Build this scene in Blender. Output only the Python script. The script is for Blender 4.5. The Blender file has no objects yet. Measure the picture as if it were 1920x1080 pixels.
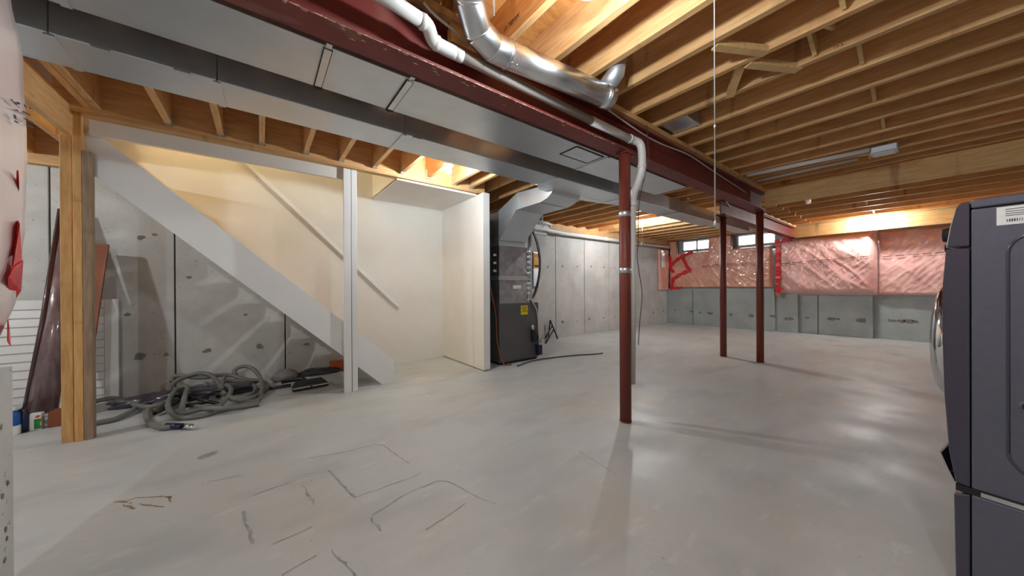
import bpy, bmesh, math, random
import numpy as np
from mathutils import Vector, Matrix, noise as mnoise
random.seed(7)
S = bpy.context.scene
COL = S.collection
R = math.radians

# ---------------------------------------------------------------- camera, world, lamps, exposure
CAM_H = 1.08
VA, VB = (1757.0, 535.0), (490.0, 541.0)          # vanishing points of the beam direction (X) and the joist direction (Y)
FOC = math.sqrt(-((VA[0]-960)*(VB[0]-960) + (VA[1]-540)*(VB[1]-540)))
def _v(v):
    a = np.array([(v[0]-960)/FOC, -(v[1]-540)/FOC, -1.0]); return a/np.linalg.norm(a)
_A = _v(VA); _B = _v(VB); _B = _B-_A*(_A@_B); _B /= np.linalg.norm(_B); _Z = np.cross(_A, _B)
_M = np.array([_A, _B, _Z])
_O = np.array([0, 0, CAM_H])
def at(u, w, **k):
    """measured point of the photograph on a known plane of the room (x=, y= or z=), as room coordinates"""
    d = _M@np.array([(u-960)/FOC, -(w-540)/FOC, -1.0]); (ax, v), = k.items(); i = 'xyz'.index(ax)
    return Vector(_O+d*((v-_O[i])/d[i]))
cd = bpy.data.cameras.new('camera'); cam = bpy.data.objects.new('camera', cd); COL.objects.link(cam)
cd.sensor_width = 36; cd.lens = FOC/1920*36; cd.clip_start = 0.02; cd.clip_end = 100
mw = Matrix([list(_M[i])+[0] for i in range(3)]+[[0, 0, 0, 1]]); mw.translation = Vector((0, 0, CAM_H)); cam.matrix_world = mw
S.camera = cam
S.view_settings.view_transform = 'Standard'; S.view_settings.look = 'None'; S.view_settings.gamma = 1
S.view_settings.use_curve_mapping = False
S.view_settings.exposure = 0.6
w = bpy.data.worlds.new('world'); S.world = w; w.use_nodes = True
w.node_tree.nodes['Background'].inputs[0].default_value = (0.93, 0.97, 1.0, 1)
w.node_tree.nodes['Background'].inputs[1].default_value = 5.0
S.cycles.max_bounces = 10; S.cycles.diffuse_bounces = 7; S.cycles.use_denoising = True
S.cycles.sample_clamp_indirect = 8.0; S.cycles.caustics_reflective = False; S.cycles.caustics_refractive = False
LAMP_WARM = (0.89, 0.965, 1.0)
LAMPS = [  # bare bulbs of the basement, the last an added unseen fill: position, power
    ((1.05, 0.80, 2.29), 23), ((1.54, 3.07, 2.29), 28), ((6.15, 3.68, 2.33), 52), ((9.38, 0.73, 2.31), 52),
    ((-2.55, 3.55, 2.25), 42), ((1.55, 0.60, 2.50), 0), ((3.3, -1.0, 2.31), 0), ((6.9, 0.0, 2.33), 0), ((-1.6, -0.6, 2.25), 50)]
STAIR_W = 24

# ---------------------------------------------------------------- materials
def lin(c):
    return tuple(((x/255)/12.92 if x/255 <= .04045 else ((x/255+.055)/1.055)**2.4) for x in c)+(1,)
def mat(name, col, rough=.6, metal=0.0, col2=None, scale=8.0, stretch=(1, 1, 1), detail=5, bump=0.0, bscale=None, spots=None, coat=0.0, emit=0.0, alpha=1.0, rvar=0.0, rnd=0.0, trans=0.0, spec=.5, contrast=(.35, .65)):
    m = bpy.data.materials.new(name); m.use_nodes = True; nt = m.node_tree; N = nt.nodes; L = nt.links
    b = N['Principled BSDF']; b.inputs['Base Color'].default_value = lin(col); b.inputs['Roughness'].default_value = rough
    b.inputs['Metallic'].default_value = metal; b.inputs['Coat Weight'].default_value = coat; b.inputs['Coat Roughness'].default_value = .08
    b.inputs['Specular IOR Level'].default_value = spec
    b.inputs['Alpha'].default_value = alpha; b.inputs['Transmission Weight'].default_value = trans
    if emit:
        b.inputs['Emission Color'].default_value = lin(col); b.inputs['Emission Strength'].default_value = emit
    tc = N.new('ShaderNodeTexCoord'); mp = N.new('ShaderNodeMapping'); mp.inputs['Scale'].default_value = stretch
    L.new(tc.outputs['Object'], mp.inputs[0]); vec = mp.outputs[0]
    if rnd:
        oi = N.new('ShaderNodeObjectInfo'); ad = N.new('ShaderNodeVectorMath'); ad.operation = 'ADD'
        mu = N.new('ShaderNodeMath'); mu.operation = 'MULTIPLY'; mu.inputs[1].default_value = 37.0
        L.new(oi.outputs['Random'], mu.inputs[0]); L.new(vec, ad.inputs[0]); L.new(mu.outputs[0], ad.inputs[1]); vec = ad.outputs[0]
    out = None
    if col2 is not None:
        n = N.new('ShaderNodeTexNoise'); n.inputs['Scale'].default_value = scale; n.inputs['Detail'].default_value = detail; n.inputs['Roughness'].default_value = .6
        L.new(vec, n.inputs['Vector'])
        cr = N.new('ShaderNodeValToRGB'); cr.color_ramp.elements[0].position = contrast[0]; cr.color_ramp.elements[1].position = contrast[1]
        cr.color_ramp.elements[0].color = lin(col); cr.color_ramp.elements[1].color = lin(col2)
        L.new(n.outputs['Fac'], cr.inputs[0]); out = cr.outputs[0]
    if spots:
        for (sc, lo, hi, c, amt, st) in spots:
            n = N.new('ShaderNodeTexNoise'); n.inputs['Scale'].default_value = sc; n.inputs['Detail'].default_value = 3
            mp2 = N.new('ShaderNodeMapping'); mp2.inputs['Scale'].default_value = st; L.new(vec, mp2.inputs[0]); L.new(mp2.outputs[0], n.inputs['Vector'])
            mr = N.new('ShaderNodeMapRange'); mr.inputs[1].default_value = lo; mr.inputs[2].default_value = hi; mr.inputs[4].default_value = amt
            L.new(n.outputs['Fac'], mr.inputs[0])
            mx = N.new('ShaderNodeMix'); mx.data_type = 'RGBA'; L.new(mr.outputs[0], mx.inputs[0])
            if out: L.new(out, mx.inputs[6])
            else: mx.inputs[6].default_value = lin(col)
            mx.inputs[7].default_value = lin(c); out = mx.outputs[2]
    if rnd and out:
        hs = N.new('ShaderNodeHueSaturation'); mr = N.new('ShaderNodeMapRange'); mr.inputs[3].default_value = 1-rnd; mr.inputs[4].default_value = 1+rnd
        L.new(oi.outputs['Random'], mr.inputs[0]); L.new(mr.outputs[0], hs.inputs['Value']); L.new(out, hs.inputs['Color']); out = hs.outputs[0]
    if out: L.new(out, b.inputs['Base Color'])
    if rvar:
        n = N.new('ShaderNodeTexNoise'); n.inputs['Scale'].default_value = 2.2; n.inputs['Detail'].default_value = 6; L.new(vec, n.inputs['Vector'])
        mr = N.new('ShaderNodeMapRange'); mr.inputs[1].default_value = .35; mr.inputs[2].default_value = .65; mr.inputs[3].default_value = rough-rvar; mr.inputs[4].default_value = rough+rvar
        L.new(n.outputs['Fac'], mr.inputs[0]); L.new(mr.outputs[0], b.inputs['Roughness'])
    if bump:
        n = N.new('ShaderNodeTexNoise'); n.inputs['Scale'].default_value = bscale or scale*3; n.inputs['Detail'].default_value = 6; L.new(vec, n.inputs['Vector'])
        bp = N.new('ShaderNodeBump'); bp.inputs['Strength'].default_value = bump; bp.inputs['Distance'].default_value = .01
        L.new(n.outputs['Fac'], bp.inputs['Height']); L.new(bp.outputs[0], b.inputs['Normal'])
    return m
def wood(name, a, b, st, rnd=.12, knots=.55):
    return mat(name, a, .62, col2=b, scale=5, stretch=st, detail=7, bump=.15, bscale=18, rnd=rnd,
               spots=[(2.6, .63, .72, (104, 58, 28), knots, tuple(.28/s if s > 1 else 2.2 for s in st))])
M = {}
M['floor'] = mat('floor_concrete', (184, 190, 192), .48, col2=(200, 205, 206), scale=1.1, detail=10, bump=.14, bscale=26, rvar=.10, spec=.5, contrast=(.3, .7),
                 spots=[(.8, .48, .75, (192, 182, 162), .5, (1, 1, 1)), (40, .70, .74, (130, 130, 128), .5, (1, 1, 1)), (1.6, .50, .75, (158, 164, 166), .5, (1, 2.2, 1)), (5, .60, .72, (206, 208, 206), .6, (1, 3, 1))])
M['conc'] = mat('wall_concrete', (186, 187, 185), .85, col2=(204, 204, 201), scale=2.5, detail=9, bump=.3, bscale=30,
                spots=[(46, .67, .71, (132, 128, 120), .6, (1, 1, 1)), (3, .55, .8, (168, 166, 158), .5, (1, 1, 1)), (13, .70, .73, (124, 118, 108), .5, (1, 1, 1))])
M['conc2'] = mat('footing_concrete', (160, 170, 172), .85, col2=(178, 187, 187), scale=2.5, detail=9, bump=.3, bscale=30,
                 spots=[(36, .68, .72, (116, 120, 118), .5, (1, 1, 1)), (2, .55, .8, (146, 154, 154), .5, (1, 1, 1))])
M['joint'] = mat('joint_dark', (70, 66, 60), .9)
M['stain'] = mat('rust_stain', (112, 108, 100), .9, col2=(146, 142, 134), scale=20)
M['crack'] = mat('crack_grey', (142, 144, 142), .8, col2=(176, 178, 176), scale=14)
M['rust'] = mat('rust_line', (128, 96, 66), .8, col2=(170, 150, 126), scale=14)
M['drywall'] = mat('drywall', (228, 226, 221), .7, col2=(234, 232, 228), scale=2, bump=.05, bscale=60)
M['paint'] = mat('white_paint', (234, 235, 235), .45, col2=(238, 239, 239), scale=3)
M['woodx'] = wood('wood_along_x', (202, 152, 98), (224, 182, 128), (1, 9, 9))
M['woody'] = wood('wood_along_y', (202, 152, 98), (224, 182, 128), (9, 1, 9))
M['woodz'] = wood('wood_along_z', (200, 150, 90), (224, 180, 118), (9, 9, 1))
M['woodgrey'] = wood('wood_weathered', (140, 116, 92), (172, 148, 120), (9, 9, 1))
M['deck'] = wood('subfloor', (196, 136, 74), (220, 164, 96), (2, 5, 1), rnd=.06, knots=.2)
M['headwood'] = wood('header_wood', (214, 172, 112), (232, 196, 140), (9, 1, 9), rnd=.03)
M['steel'] = mat('red_oxide_steel', (112, 44, 42), .55, col2=(128, 54, 50), scale=4, bump=.1, spots=[(3, .62, .72, (140, 96, 80), .55, (1, 3, 1))])
M['steelcol'] = mat('red_oxide_column', (112, 50, 40), .5, col2=(130, 60, 48), scale=4, bump=.08, stretch=(4, 4, .7), spots=[(9, .66, .72, (150, 110, 92), .6, (1, 1, .4))])
M['scrape'] = mat('scraped_edge', (176, 138, 122), .8, col2=(206, 178, 160), scale=20)
M['galv'] = mat('galvanised_sheet', (204, 212, 220), .36, metal=.85, col2=(214, 221, 228), scale=3, detail=4, bump=.02, bscale=5)
M['shiny'] = mat('bright_sheet_metal', (206, 210, 214), .30, metal=1.0, col2=(222, 225, 228), scale=10, bump=.08, bscale=9)
M['foil'] = mat('foil_insulation', (176, 178, 184), .28, metal=.9, col2=(206, 208, 214), scale=12, bump=.25, bscale=16)
M['dark'] = mat('black_plastic', (26, 26, 30), .35)
M['black'] = mat('near_black', (20, 18, 20), .7)
M['furn'] = mat('furnace_grey', (92, 92, 94), .45, metal=.3, col2=(98, 98, 100), scale=3)
M['pvc'] = mat('white_pvc', (222, 222, 220), .35)
M['greypipe'] = mat('grey_vinyl_sleeve', (160, 152, 146), .5)
M['chrome'] = mat('chrome', (225, 228, 232), .08, metal=1)
M['appl'] = mat('graphite_enamel', (98, 99, 114), .34, metal=.4, col2=(102, 103, 118), scale=40)
M['appldark'] = mat('graphite_gloss', (80, 77, 92), .2, metal=.4)
M['pink'] = mat('pink_batt_under_poly', (222, 166, 158), .36, col2=(236, 188, 180), scale=2.2, coat=1.0, bump=.35, bscale=6)
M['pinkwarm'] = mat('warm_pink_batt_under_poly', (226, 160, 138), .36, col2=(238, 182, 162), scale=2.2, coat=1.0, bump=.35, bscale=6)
M['pinkpale'] = mat('pale_pink_batt_under_poly', (226, 206, 204), .4, col2=(236, 220, 218), scale=3, coat=.9, bump=.1, bscale=9)
M['polyglare'] = mat('painted_poly_glare', (238, 238, 236), .3, coat=.8, bump=.4, bscale=14)  # white colour stands in for window glare on the plastic
M['redtape'] = mat('red_sheathing_tape', (206, 22, 34), .3, col2=(222, 40, 48), scale=14, coat=.4, bump=.3, bscale=30)
M['ink'] = mat('printed_ink', (120, 84, 82), .6)
M['inkdark'] = mat('dark_ink', (40, 36, 36), .6)
M['yellow'] = mat('yellow_label', (232, 208, 30), .5)
M['orange'] = mat('orange_label', (238, 170, 30), .5)
M['white'] = mat('white_sheet', (236, 238, 238), .5)
M['hose'] = mat('grey_hose', (112, 112, 108), .4, col2=(124, 124, 120), scale=6)
M['cable'] = mat('pale_cable', (196, 190, 180), .5)
M['cabledark'] = mat('dark_cable', (84, 52, 46), .5)
M['copper'] = mat('copper', (170, 104, 72), .35, metal=.8)
M['navy'] = mat('navy_plastic', (26, 32, 66), .3)
M['blue'] = mat('blue_label', (30, 92, 170), .4)
M['green'] = mat('green_label', (46, 128, 66), .4)
M['redlab'] = mat('red_label', (214, 70, 30), .4)
M['bag'] = mat('dark_plastic_bag', (34, 30, 40), .25, col2=(70, 64, 80), scale=5, coat=.6, bump=.4, bscale=12)
M['greybag'] = mat('grey_plastic_bag', (150, 146, 152), .25, col2=(120, 116, 126), scale=6, coat=.6, bump=.4, bscale=12)
M['roll'] = mat('brown_roll_in_film', (104, 78, 78), .22, col2=(136, 116, 118), scale=3, stretch=(6, 6, 1), coat=1.0, bump=.4, bscale=6)
M['rolledge'] = mat('dark_roll_edge', (66, 34, 30), .3, coat=.8)
M['brownboard'] = mat('brown_board', (124, 66, 36), .6, col2=(140, 78, 44), scale=4)
M['cardboard'] = mat('orange_carton', (180, 86, 40), .7)
M['glass'] = mat('window_glass', (245, 250, 252), .02, trans=1.0)
M['bulb'] = mat('lit_bulb', (255, 244, 226), .4, emit=1.0)
def bulbmat(i, power, r=.032):
    m = M['bulb'].copy(); m.name = 'lit_bulb'
    b = m.node_tree.nodes['Principled BSDF']; b.inputs['Emission Color'].default_value = LAMP_WARM+(1,)
    b.inputs['Emission Strength'].default_value = max(power, .001)/(math.pi*4*math.pi*r*r); return m

# ---------------------------------------------------------------- helpers
class MB:
    def __init__(s): s.v = []; s.f = []; s.sm = []
    def add(s, vs, fs, smooth=False):
        o = len(s.v); s.v += [tuple(p) for p in vs]; s.f += [tuple(i+o for i in f) for f in fs]; s.sm += [smooth]*len(fs); return s
    def hexa(s, p):      # 8 points: bottom loop, top loop
        return s.add(p, [(3, 2, 1, 0), (4, 5, 6, 7), (0, 1, 5, 4), (1, 2, 6, 5), (2, 3, 7, 6), (3, 0, 4, 7)])
    def box(s, x0, x1, y0, y1, z0, z1):
        return s.hexa([(x0, y0, z0), (x1, y0, z0), (x1, y1, z0), (x0, y1, z0), (x0, y0, z1), (x1, y0, z1), (x1, y1, z1), (x0, y1, z1)])
    def bar(s, p, q, a, b, up=(0, 0, 1)):    # rectangular bar from p to q, width a (sideways), height b (along up)
        p, q, up = Vector(p), Vector(q), Vector(up); d = (q-p).normalized(); sd = d.cross(up).normalized(); u = sd.cross(d)
        c = [sd*x*a/2+u*y*b/2 for x, y in ((-1, -1), (1, -1), (1, 1), (-1, 1))]
        return s.add([p+k for k in c]+[q+k for k in c], [(3, 2, 1, 0), (4, 5, 6, 7), (0, 1, 5, 4), (1, 2, 6, 5), (2, 3, 7, 6), (3, 0, 4, 7)])
    def prism(s, poly, axis, a, b):          # polygon in the two other axes, extruded along axis
        def P(u, v, t): return {'x': (t, u, v), 'y': (u, t, v), 'z': (u, v, t)}[axis]
        n = len(poly); ar = sum(poly[i][0]*poly[(i+1) % n][1]-poly[(i+1) % n][0]*poly[i][1] for i in range(n))
        if (ar < 0) != (axis == 'y'): poly = poly[::-1]
        vs = [P(u, v, a) for u, v in poly]+[P(u, v, b) for u, v in poly]
        fs = [tuple(range(n))[::-1], tuple(range(n, 2*n))]+[(i, (i+1) % n, n+(i+1) % n, n+i) for i in range(n)]
        return s.add(vs, fs)
    def tube(s, pts, r, seg=10, cap=True):
        pts = [Vector(p) for p in pts]; n = len(pts); rr = r if isinstance(r, (list, tuple)) else [r]*n
        vs = []; t0 = (pts[1]-pts[0]).normalized(); up = Vector((0, 0, 1)) if abs(t0.z) < .9 else Vector((1, 0, 0)); u = t0.cross(up).normalized()
        for i, p in enumerate(pts):
            t = ((pts[min(i+1, n-1)]-pts[max(i-1, 0)])); t = t.normalized() if t.length > 1e-9 else t0
            u = (u-t*u.dot(t)); u = u.normalized() if u.length > 1e-6 else t.orthogonal().normalized(); v = t.cross(u)
            vs += [p+(u*math.cos(2*math.pi*k/seg)+v*math.sin(2*math.pi*k/seg))*rr[i] for k in range(seg)]
        fs = [(i*seg+k, i*seg+(k+1) % seg, (i+1)*seg+(k+1) % seg, (i+1)*seg+k) for i in range(n-1) for k in range(seg)]
        s.add(vs, fs, True)
        if cap:
            s.add(vs[:seg], [tuple(range(seg))[::-1]]); s.add(vs[-seg:], [tuple(range(seg))])
        return s
    def cyl(s, p, q, r, seg=16): return s.tube([p, q], r, seg)
    def lathe(s, c, prof, seg=20, axis=(0, 0, 1)):   # prof: (radius, distance along axis)
        c = Vector(c); ax = Vector(axis).normalized(); u = ax.orthogonal().normalized(); v = ax.cross(u); n = len(prof)
        vs = [c+ax*h+(u*math.cos(2*math.pi*k/seg)+v*math.sin(2*math.pi*k/seg))*max(r, 1e-5) for r, h in prof for k in range(seg)]
        fs = [(i*seg+k, i*seg+(k+1) % seg, (i+1)*seg+(k+1) % seg, (i+1)*seg+k) for i in range(n-1) for k in range(seg)]
        return s.add(vs, fs, True)
    def sphere(s, c, r, seg=14, sc=(1, 1, 1)):
        c = Vector(c); vs = []; fs = []; H = seg//2
        for i in range(H+1):
            a = math.pi*i/H
            vs += [c+Vector((math.sin(a)*math.cos(2*math.pi*k/seg)*r*sc[0], math.sin(a)*math.sin(2*math.pi*k/seg)*r*sc[1], -math.cos(a)*r*sc[2])) for k in range(seg)]
        fs = [(i*seg+k, i*seg+(k+1) % seg, (i+1)*seg+(k+1) % seg, (i+1)*seg+k) for i in range(H) for k in range(seg)]
        return s.add(vs, fs, True)
    def grid(s, fn, nu, nv, smooth=True):
        vs = [fn(i/nu, j/nv) for j in range(nv+1) for i in range(nu+1)]
        fs = [(j*(nu+1)+i, j*(nu+1)+i+1, (j+1)*(nu+1)+i+1, (j+1)*(nu+1)+i) for j in range(nv) for i in range(nu)]
        return s.add(vs, fs, smooth)
    def build(s, name, m, parent=None, off=None, bevel=0.0, kind=None, solid=0.0):
        me = bpy.data.meshes.new(name)
        vs = s.v if off is None else [tuple(Vector(p)-Vector(off)) for p in s.v]
        me.from_pydata(vs, [], s.f); me.polygons.foreach_set('use_smooth', s.sm)
        bm = bmesh.new(); bm.from_mesh(me); bmesh.ops.remove_doubles(bm, verts=bm.verts, dist=1e-6)
        if not solid: bmesh.ops.recalc_face_normals(bm, faces=bm.faces)
        bm.to_mesh(me); bm.free(); me.update(); me.materials.append(m)
        o = bpy.data.objects.new(name, me); COL.objects.link(o)
        if parent is not None: o.parent = parent
        if off is not None: o.location = off
        if bevel:
            b = o.modifiers.new('bevel', 'BEVEL'); b.width = bevel; b.segments = 2; b.limit_method = 'ANGLE'; b.angle_limit = R(40)
        if solid:
            b = o.modifiers.new('solid', 'SOLIDIFY'); b.thickness = solid
        if kind: o['kind'] = kind
        return o
def thing(name, label, cat, loc=(0, 0, 0), rot=0, group=None):
    o = bpy.data.objects.new(name, None); COL.objects.link(o); o.location = loc; o.rotation_euler = (0, 0, rot); o.empty_display_size = .1
    tag(o, label, cat, group); return o
def tag(o, label, cat, group=None):
    o['label'] = label; o['category'] = cat
    if group: o['group'] = group
    return o
def anchor(o):
    """children were modelled in room coordinates: take the thing's own place out of them"""
    bpy.context.view_layer.update()
    for c in o.children: c.matrix_parent_inverse = o.matrix_world.inverted()
    return o
def smooth(pts, n=6):
    P = [Vector(p) for p in pts]; out = []
    for i in range(len(P)-1):
        a, b, c, d = P[max(i-1, 0)], P[i], P[i+1], P[min(i+2, len(P)-1)]
        for k in range(n):
            t = k/n; out.append(.5*((2*b)+(c-a)*t+(2*a-5*b+4*c-d)*t*t+(3*b-a-3*c+d)*t**3))
    return out+[P[-1]]
def struct(o): o['kind'] = 'structure'; return o
def ribbon(mb, pts, wid, nrm, jit=0.0):
    pts = [Vector(p) for p in pts]; nrm = Vector(nrm); q = []
    for i, p in enumerate(pts):
        t = (pts[min(i+1, len(pts)-1)]-pts[max(i-1, 0)]).normalized(); sd = t.cross(nrm).normalized(); h = wid/2*(1+random.uniform(-jit, jit))
        q += [p-sd*h, p+sd*h]
    mb.add(q, [(2*i, 2*i+1, 2*i+3, 2*i+2) for i in range(len(pts)-1)]); return mb
def subdiv(pts, step=.03, jit=.0, flat='z'):
    out = []
    for a, b in zip(pts[:-1], pts[1:]):
        a, b = Vector(a), Vector(b); n = max(1, int((b-a).length/step))
        for k in range(n):
            p = a.lerp(b, k/n)
            for ax in 'xyz':
                if ax != flat: setattr(p, ax, getattr(p, ax)+random.uniform(-jit, jit))
            out.append(p)
    return out+[Vector(pts[-1])]
def text(body, size, m, name, parent, loc, rot, extr=.0004, sx=1):
    cu = bpy.data.curves.new(name, 'FONT'); cu.body = body; cu.size = size; cu.extrude = extr
    t = bpy.data.objects.new('tmp', cu); COL.objects.link(t)
    me = bpy.data.meshes.new_from_object(t.evaluated_get(bpy.context.evaluated_depsgraph_get())); bpy.data.objects.remove(t)
    me.materials.clear(); me.materials.append(m); me.name = name
    o = bpy.data.objects.new(name, me); COL.objects.link(o); o.parent = parent; o.location = loc; o.rotation_euler = rot; o.scale = (sx, 1, 1); return o

# ================================================================ SETTING
ZT = 2.68
fl = struct(MB().box(-3.5, 10.3, -2.0, 5.2, -.12, 0).build('floor', M['floor']))
# scored chalk-like cracks, a rust outline and a dark patch on the slab
def fpx(x, y): return at(160+x/2.4, 760+y/2.4, z=.0008)
cr = MB()
for pl in [[(1010,235),(1170,210),(1300,175),(1340,178),(1460,265)], [(960,310),(1095,298),(1150,350),(1215,412),(1330,375),(1510,305)], [(760,402),(915,347)],
           [(1285,500),(1420,410),(1580,340),(1640,345),(1760,410)], [(1530,560),(1610,510),(1710,440)], [(840,625),(1020,545)], [(545,345),(700,315)], [(885,765),(1040,675)],
           [(2220,205),(2390,310)], [(1760,410),(1850,445)]]:
    ribbon(cr, subdiv([fpx(*p) for p in pl], .03, .004), .0055, (0, 0, 1), .7)
cr.build('floor_crack', M['crack'], fl, kind='stuff')
cr = MB()
for pl in [[(1095,290),(1150,350),(1215,412)], [(980,365),(1035,450)], [(712,475),(730,540),(755,620)], [(1285,505),(1330,565)], [(1110,650),(1215,765)]]:
    ribbon(cr, subdiv([fpx(*p)+Vector((0, 0, .0004)) for p in pl], .02, .006), .008, (0, 0, 1), .8)
cr.build('floor_scuff', M['crack'], fl, kind='stuff')
cr = MB()
for pl in [[(125,435),(165,432),(210,440)], [(160,440),(230,415),(300,412),(390,410)], [(375,412),(385,435)], [(170,445),(222,465)], [(240,445),(350,455)]]:
    ribbon(cr, subdiv([fpx(*p) for p in pl], .02, .004), .007, (0, 0, 1), .9)
cr.build('rust_outline', M['rust'], fl, kind='stuff')
MB().add([fpx(*p) for p in [(500,240),(512,228),(535,220),(570,208),(600,202),(594,216),(560,232),(520,245)]], [tuple(range(8))]).build('dark_patch', M['crack'], fl, kind='stuff')

# ---- left foundation wall, cast in form panels
wl = struct(MB().box(-3.5, 10.1, 4.952, 5.2, 0, ZT).build('wall_left', M['joint']))
JX = [-3.45, -2.45, -1.53, -.728, .233, 1.18, 2.13, 3.07, 4.0, 4.956, 5.885, 6.805, 7.74, 8.67, 9.65]
for a, b in zip(JX[:-1], JX[1:]):
    MB().box(a+.006, b-.006, 4.93+random.uniform(0, .004), 4.96, 0, 2.2).build('concrete_panel', M['conc'], wl, bevel=.004)
def blot(mb, c, nrm, r, asp=1.0):
    c = Vector(c); n = Vector(nrm); u = n.cross(Vector((0, 0, 1))).normalized(); v = Vector((0, 0, 1)); k = 9
    mb.add([c+u*math.cos(2*math.pi*i/k)*r*asp*random.uniform(.5, 1.2)+v*math.sin(2*math.pi*i/k)*r*random.uniform(.5, 1.1) for i in range(k)], [tuple(range(k))])
tm = MB()
for u, w_, r in [(262,668,.045),(312,665,.02),(388,658,.03),(265,445,.03),(290,440,.02),(487,650,.035),(575,645,.025),(1027,500,.03),(1055,499,.03),(1082,500,.02),(1108,500,.03),(1114,510,.012),(1133,501,.025),(1153,503,.02),
                 (1055,604,.04),(1082,602,.02),(1105,598,.035),(1132,596,.025),(1153,594,.025),(1208,508,.025),(1225,586,.03),(1243,583,.04),(355,520,.02),(460,590,.018),(240,590,.02)]:
    p = at(u, w_, y=4.9285); blot(tm, p, (0, -1, 0), r, 1.3)
tm.build('tie_mark', M['stain'], wl, kind='stuff')
MB().box(-3.45, 9.7, 4.86, 4.96, 2.2, 2.24).build('sill_plate', M['woodx'], wl)
MB().box(-3.45, 9.9, 4.92, 4.96, 2.24, ZT).build('rim_joist', M['woodx'], wl)

# ---- back wall: stepped footing sections, ledge, upper wall with two window openings
wb = struct(MB().box(10.15, 10.3, -2.0, 5.2, 0, 2.0).build('wall_back', M['conc2']))
for (x, y0, y1, zt) in [(9.66, 2.36, 4.95, 1.02), (9.76, 1.95, 2.36, .90), (9.86, .80, 1.95, .89), (10.02, -2.0, .80, .90)]:
    MB().box(x, 10.3, y0, y1, 0, zt).build('footing_section', M['conc2'], wb, bevel=.004)
for (x, y0, zt) in [(9.656, 4.2, 1.0), (9.856, 1.62, .87)]:
    MB().box(x, x+.02, y0-.006, y0+.006, 0, zt).build('form_joint', M['joint'], wb)
tm = MB()
for u, w_, r, x in [(1266,582,.03,9.6585),(1297,584,.04,9.6585),(1313,586,.03,9.6585),(1331,587,.05,9.6585),(1370,590,.04,9.6585),(1408,592,.05,9.6585),(1450,593,.05,9.6585),(1478,598,.06,9.7585),(1514,596,.03,9.8585),(1558,598,.05,9.8585),(1570,598,.03,9.8585),
                    (1617,601,.06,9.8585),(1672,601,.04,10.0185),(1690,602,.05,10.0185),(1705,602,.06,10.0185),(1717,603,.03,10.0185)]:
    blot(tm, at(u, w_, x=x), (-1, 0, 0), r, 1.6)
tm.build('tie_mark', M['stain'], wb, kind='stuff')
WIN = [(3.83, 4.64), (2.40, 3.22)]; WZ0, WZ1 = 2.13, 2.42
uw = MB()
ys = [-2.0, 2.40, 3.22, 3.83, 4.64, 5.2]
for i in range(5):
    if i in (1, 3): uw.box(9.96, 10.06, ys[i], ys[i+1], 2.0, WZ0).box(9.96, 10.06, ys[i], ys[i+1], WZ1, ZT)
    else: uw.box(9.96, 10.06, ys[i], ys[i+1], 2.0, ZT)
uw.build('upper_wall', M['conc2'], wb)
for i, (a, b) in enumerate(WIN):
    fr = MB()
    for (y0, y1, z0, z1) in [(a, b, WZ0, WZ0+.03), (a, b, WZ1-.03, WZ1), (a, a+.03, WZ0, WZ1), (b-.03, b, WZ0, WZ1), ((a+b)/2-.02, (a+b)/2+.02, WZ0, WZ1)]:
        fr.box(10.0, 10.04, y0, y1, z0, z1)
    f = struct(fr.build('window_%d' % (i+1), M['paint']))
    MB().box(10.02, 10.025, a+.02, (a+b)/2, WZ0+.02, WZ1-.02).build('pane', M['glass'], f)
    MB().box(10.02, 10.025, (a+b)/2, b-.02, WZ0+.02, WZ1-.02).build('pane', M['glass'], f)

# ---- walls out of view, near corner wall
struct(MB().box(-3.7, 10.3, -2.2, -2.0, -.12, ZT).build('wall_right', M['conc']))
struct(MB().box(-3.7, -3.5, -2.2, 5.2, -.12, ZT).build('wall_rear', M['conc']))
wn = struct(MB().box(-.86, -.62, -.35, 1.765, 0, .84).build('wall_near', M['conc']))
MB().box(-.86, -.68, -.35, 1.70, .84, ZT).build('upper_wall', M['conc'], wn)
nt = MB()
for u, w_ in [(12, 992), (6, 930), (16, 905), (3, 800), (14, 1010), (10, 1050)]:
    p = at(u, w_, x=-.6185); blot(nt, p, (1, 0, 0), .011, .6)
nt.build('tie_mark', M['stain'], wn, kind='stuff')

# ---- ceiling: subfloor deck, joists, rim, bridging
dk = MB()
HX0, HX1, HY0, HY1 = -1.0, 1.22, 3.78, 4.74        # stairwell opening
dk.box(-3.7, 10.1, -2.2, HY0, 2.65, ZT+.02).box(-3.7, HX0, HY0, 5.2, 2.65, ZT+.02).box(HX1, 10.1, HY0, 5.2, 2.65, ZT+.02).box(HX0, HX1, HY1, 5.2, 2.65, ZT+.02)
ce = struct(dk.build('ceiling', M['deck']))
def joists(xs, y0, y1, zb, wid=.038, top=2.65, nm='joist', m=None):
    first = None
    for x in xs:
        if first is None:
            mb = MB().box(-wid/2, wid/2, y0, y1, zb-2.2, top-2.2); first = mb.build(nm, m or M['woody'], ce); o = first
        else:
            o = first.copy(); COL.objects.link(o)
        o.location = (x, 0, 2.2)
XR = [-2.6, -2.25, -1.9, -1.55, -1.2, -.87, -.54, -.2, .13, .46, .79, 1.09, 1.40, 1.69, 1.99, 2.325, 2.645, 2.98, 3.295, 3.65, 3.975, 4.335, 4.63, 4.97, 5.27]
joists(XR, -2.0, 1.61, 2.43)
joists([5.95, 6.35, 6.75, 7.14, 7.66, 8.18, 8.70, 9.20], -2.0, 1.90, 2.43)
XS = [-.567, -.262, .011, .341, .642, .959, 1.254, 1.556, 1.904, 2.14]
joists(XS, 1.62, 3.66, 2.362)
joists([-.965, -.924], 1.62, 3.66, 2.362)
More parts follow.
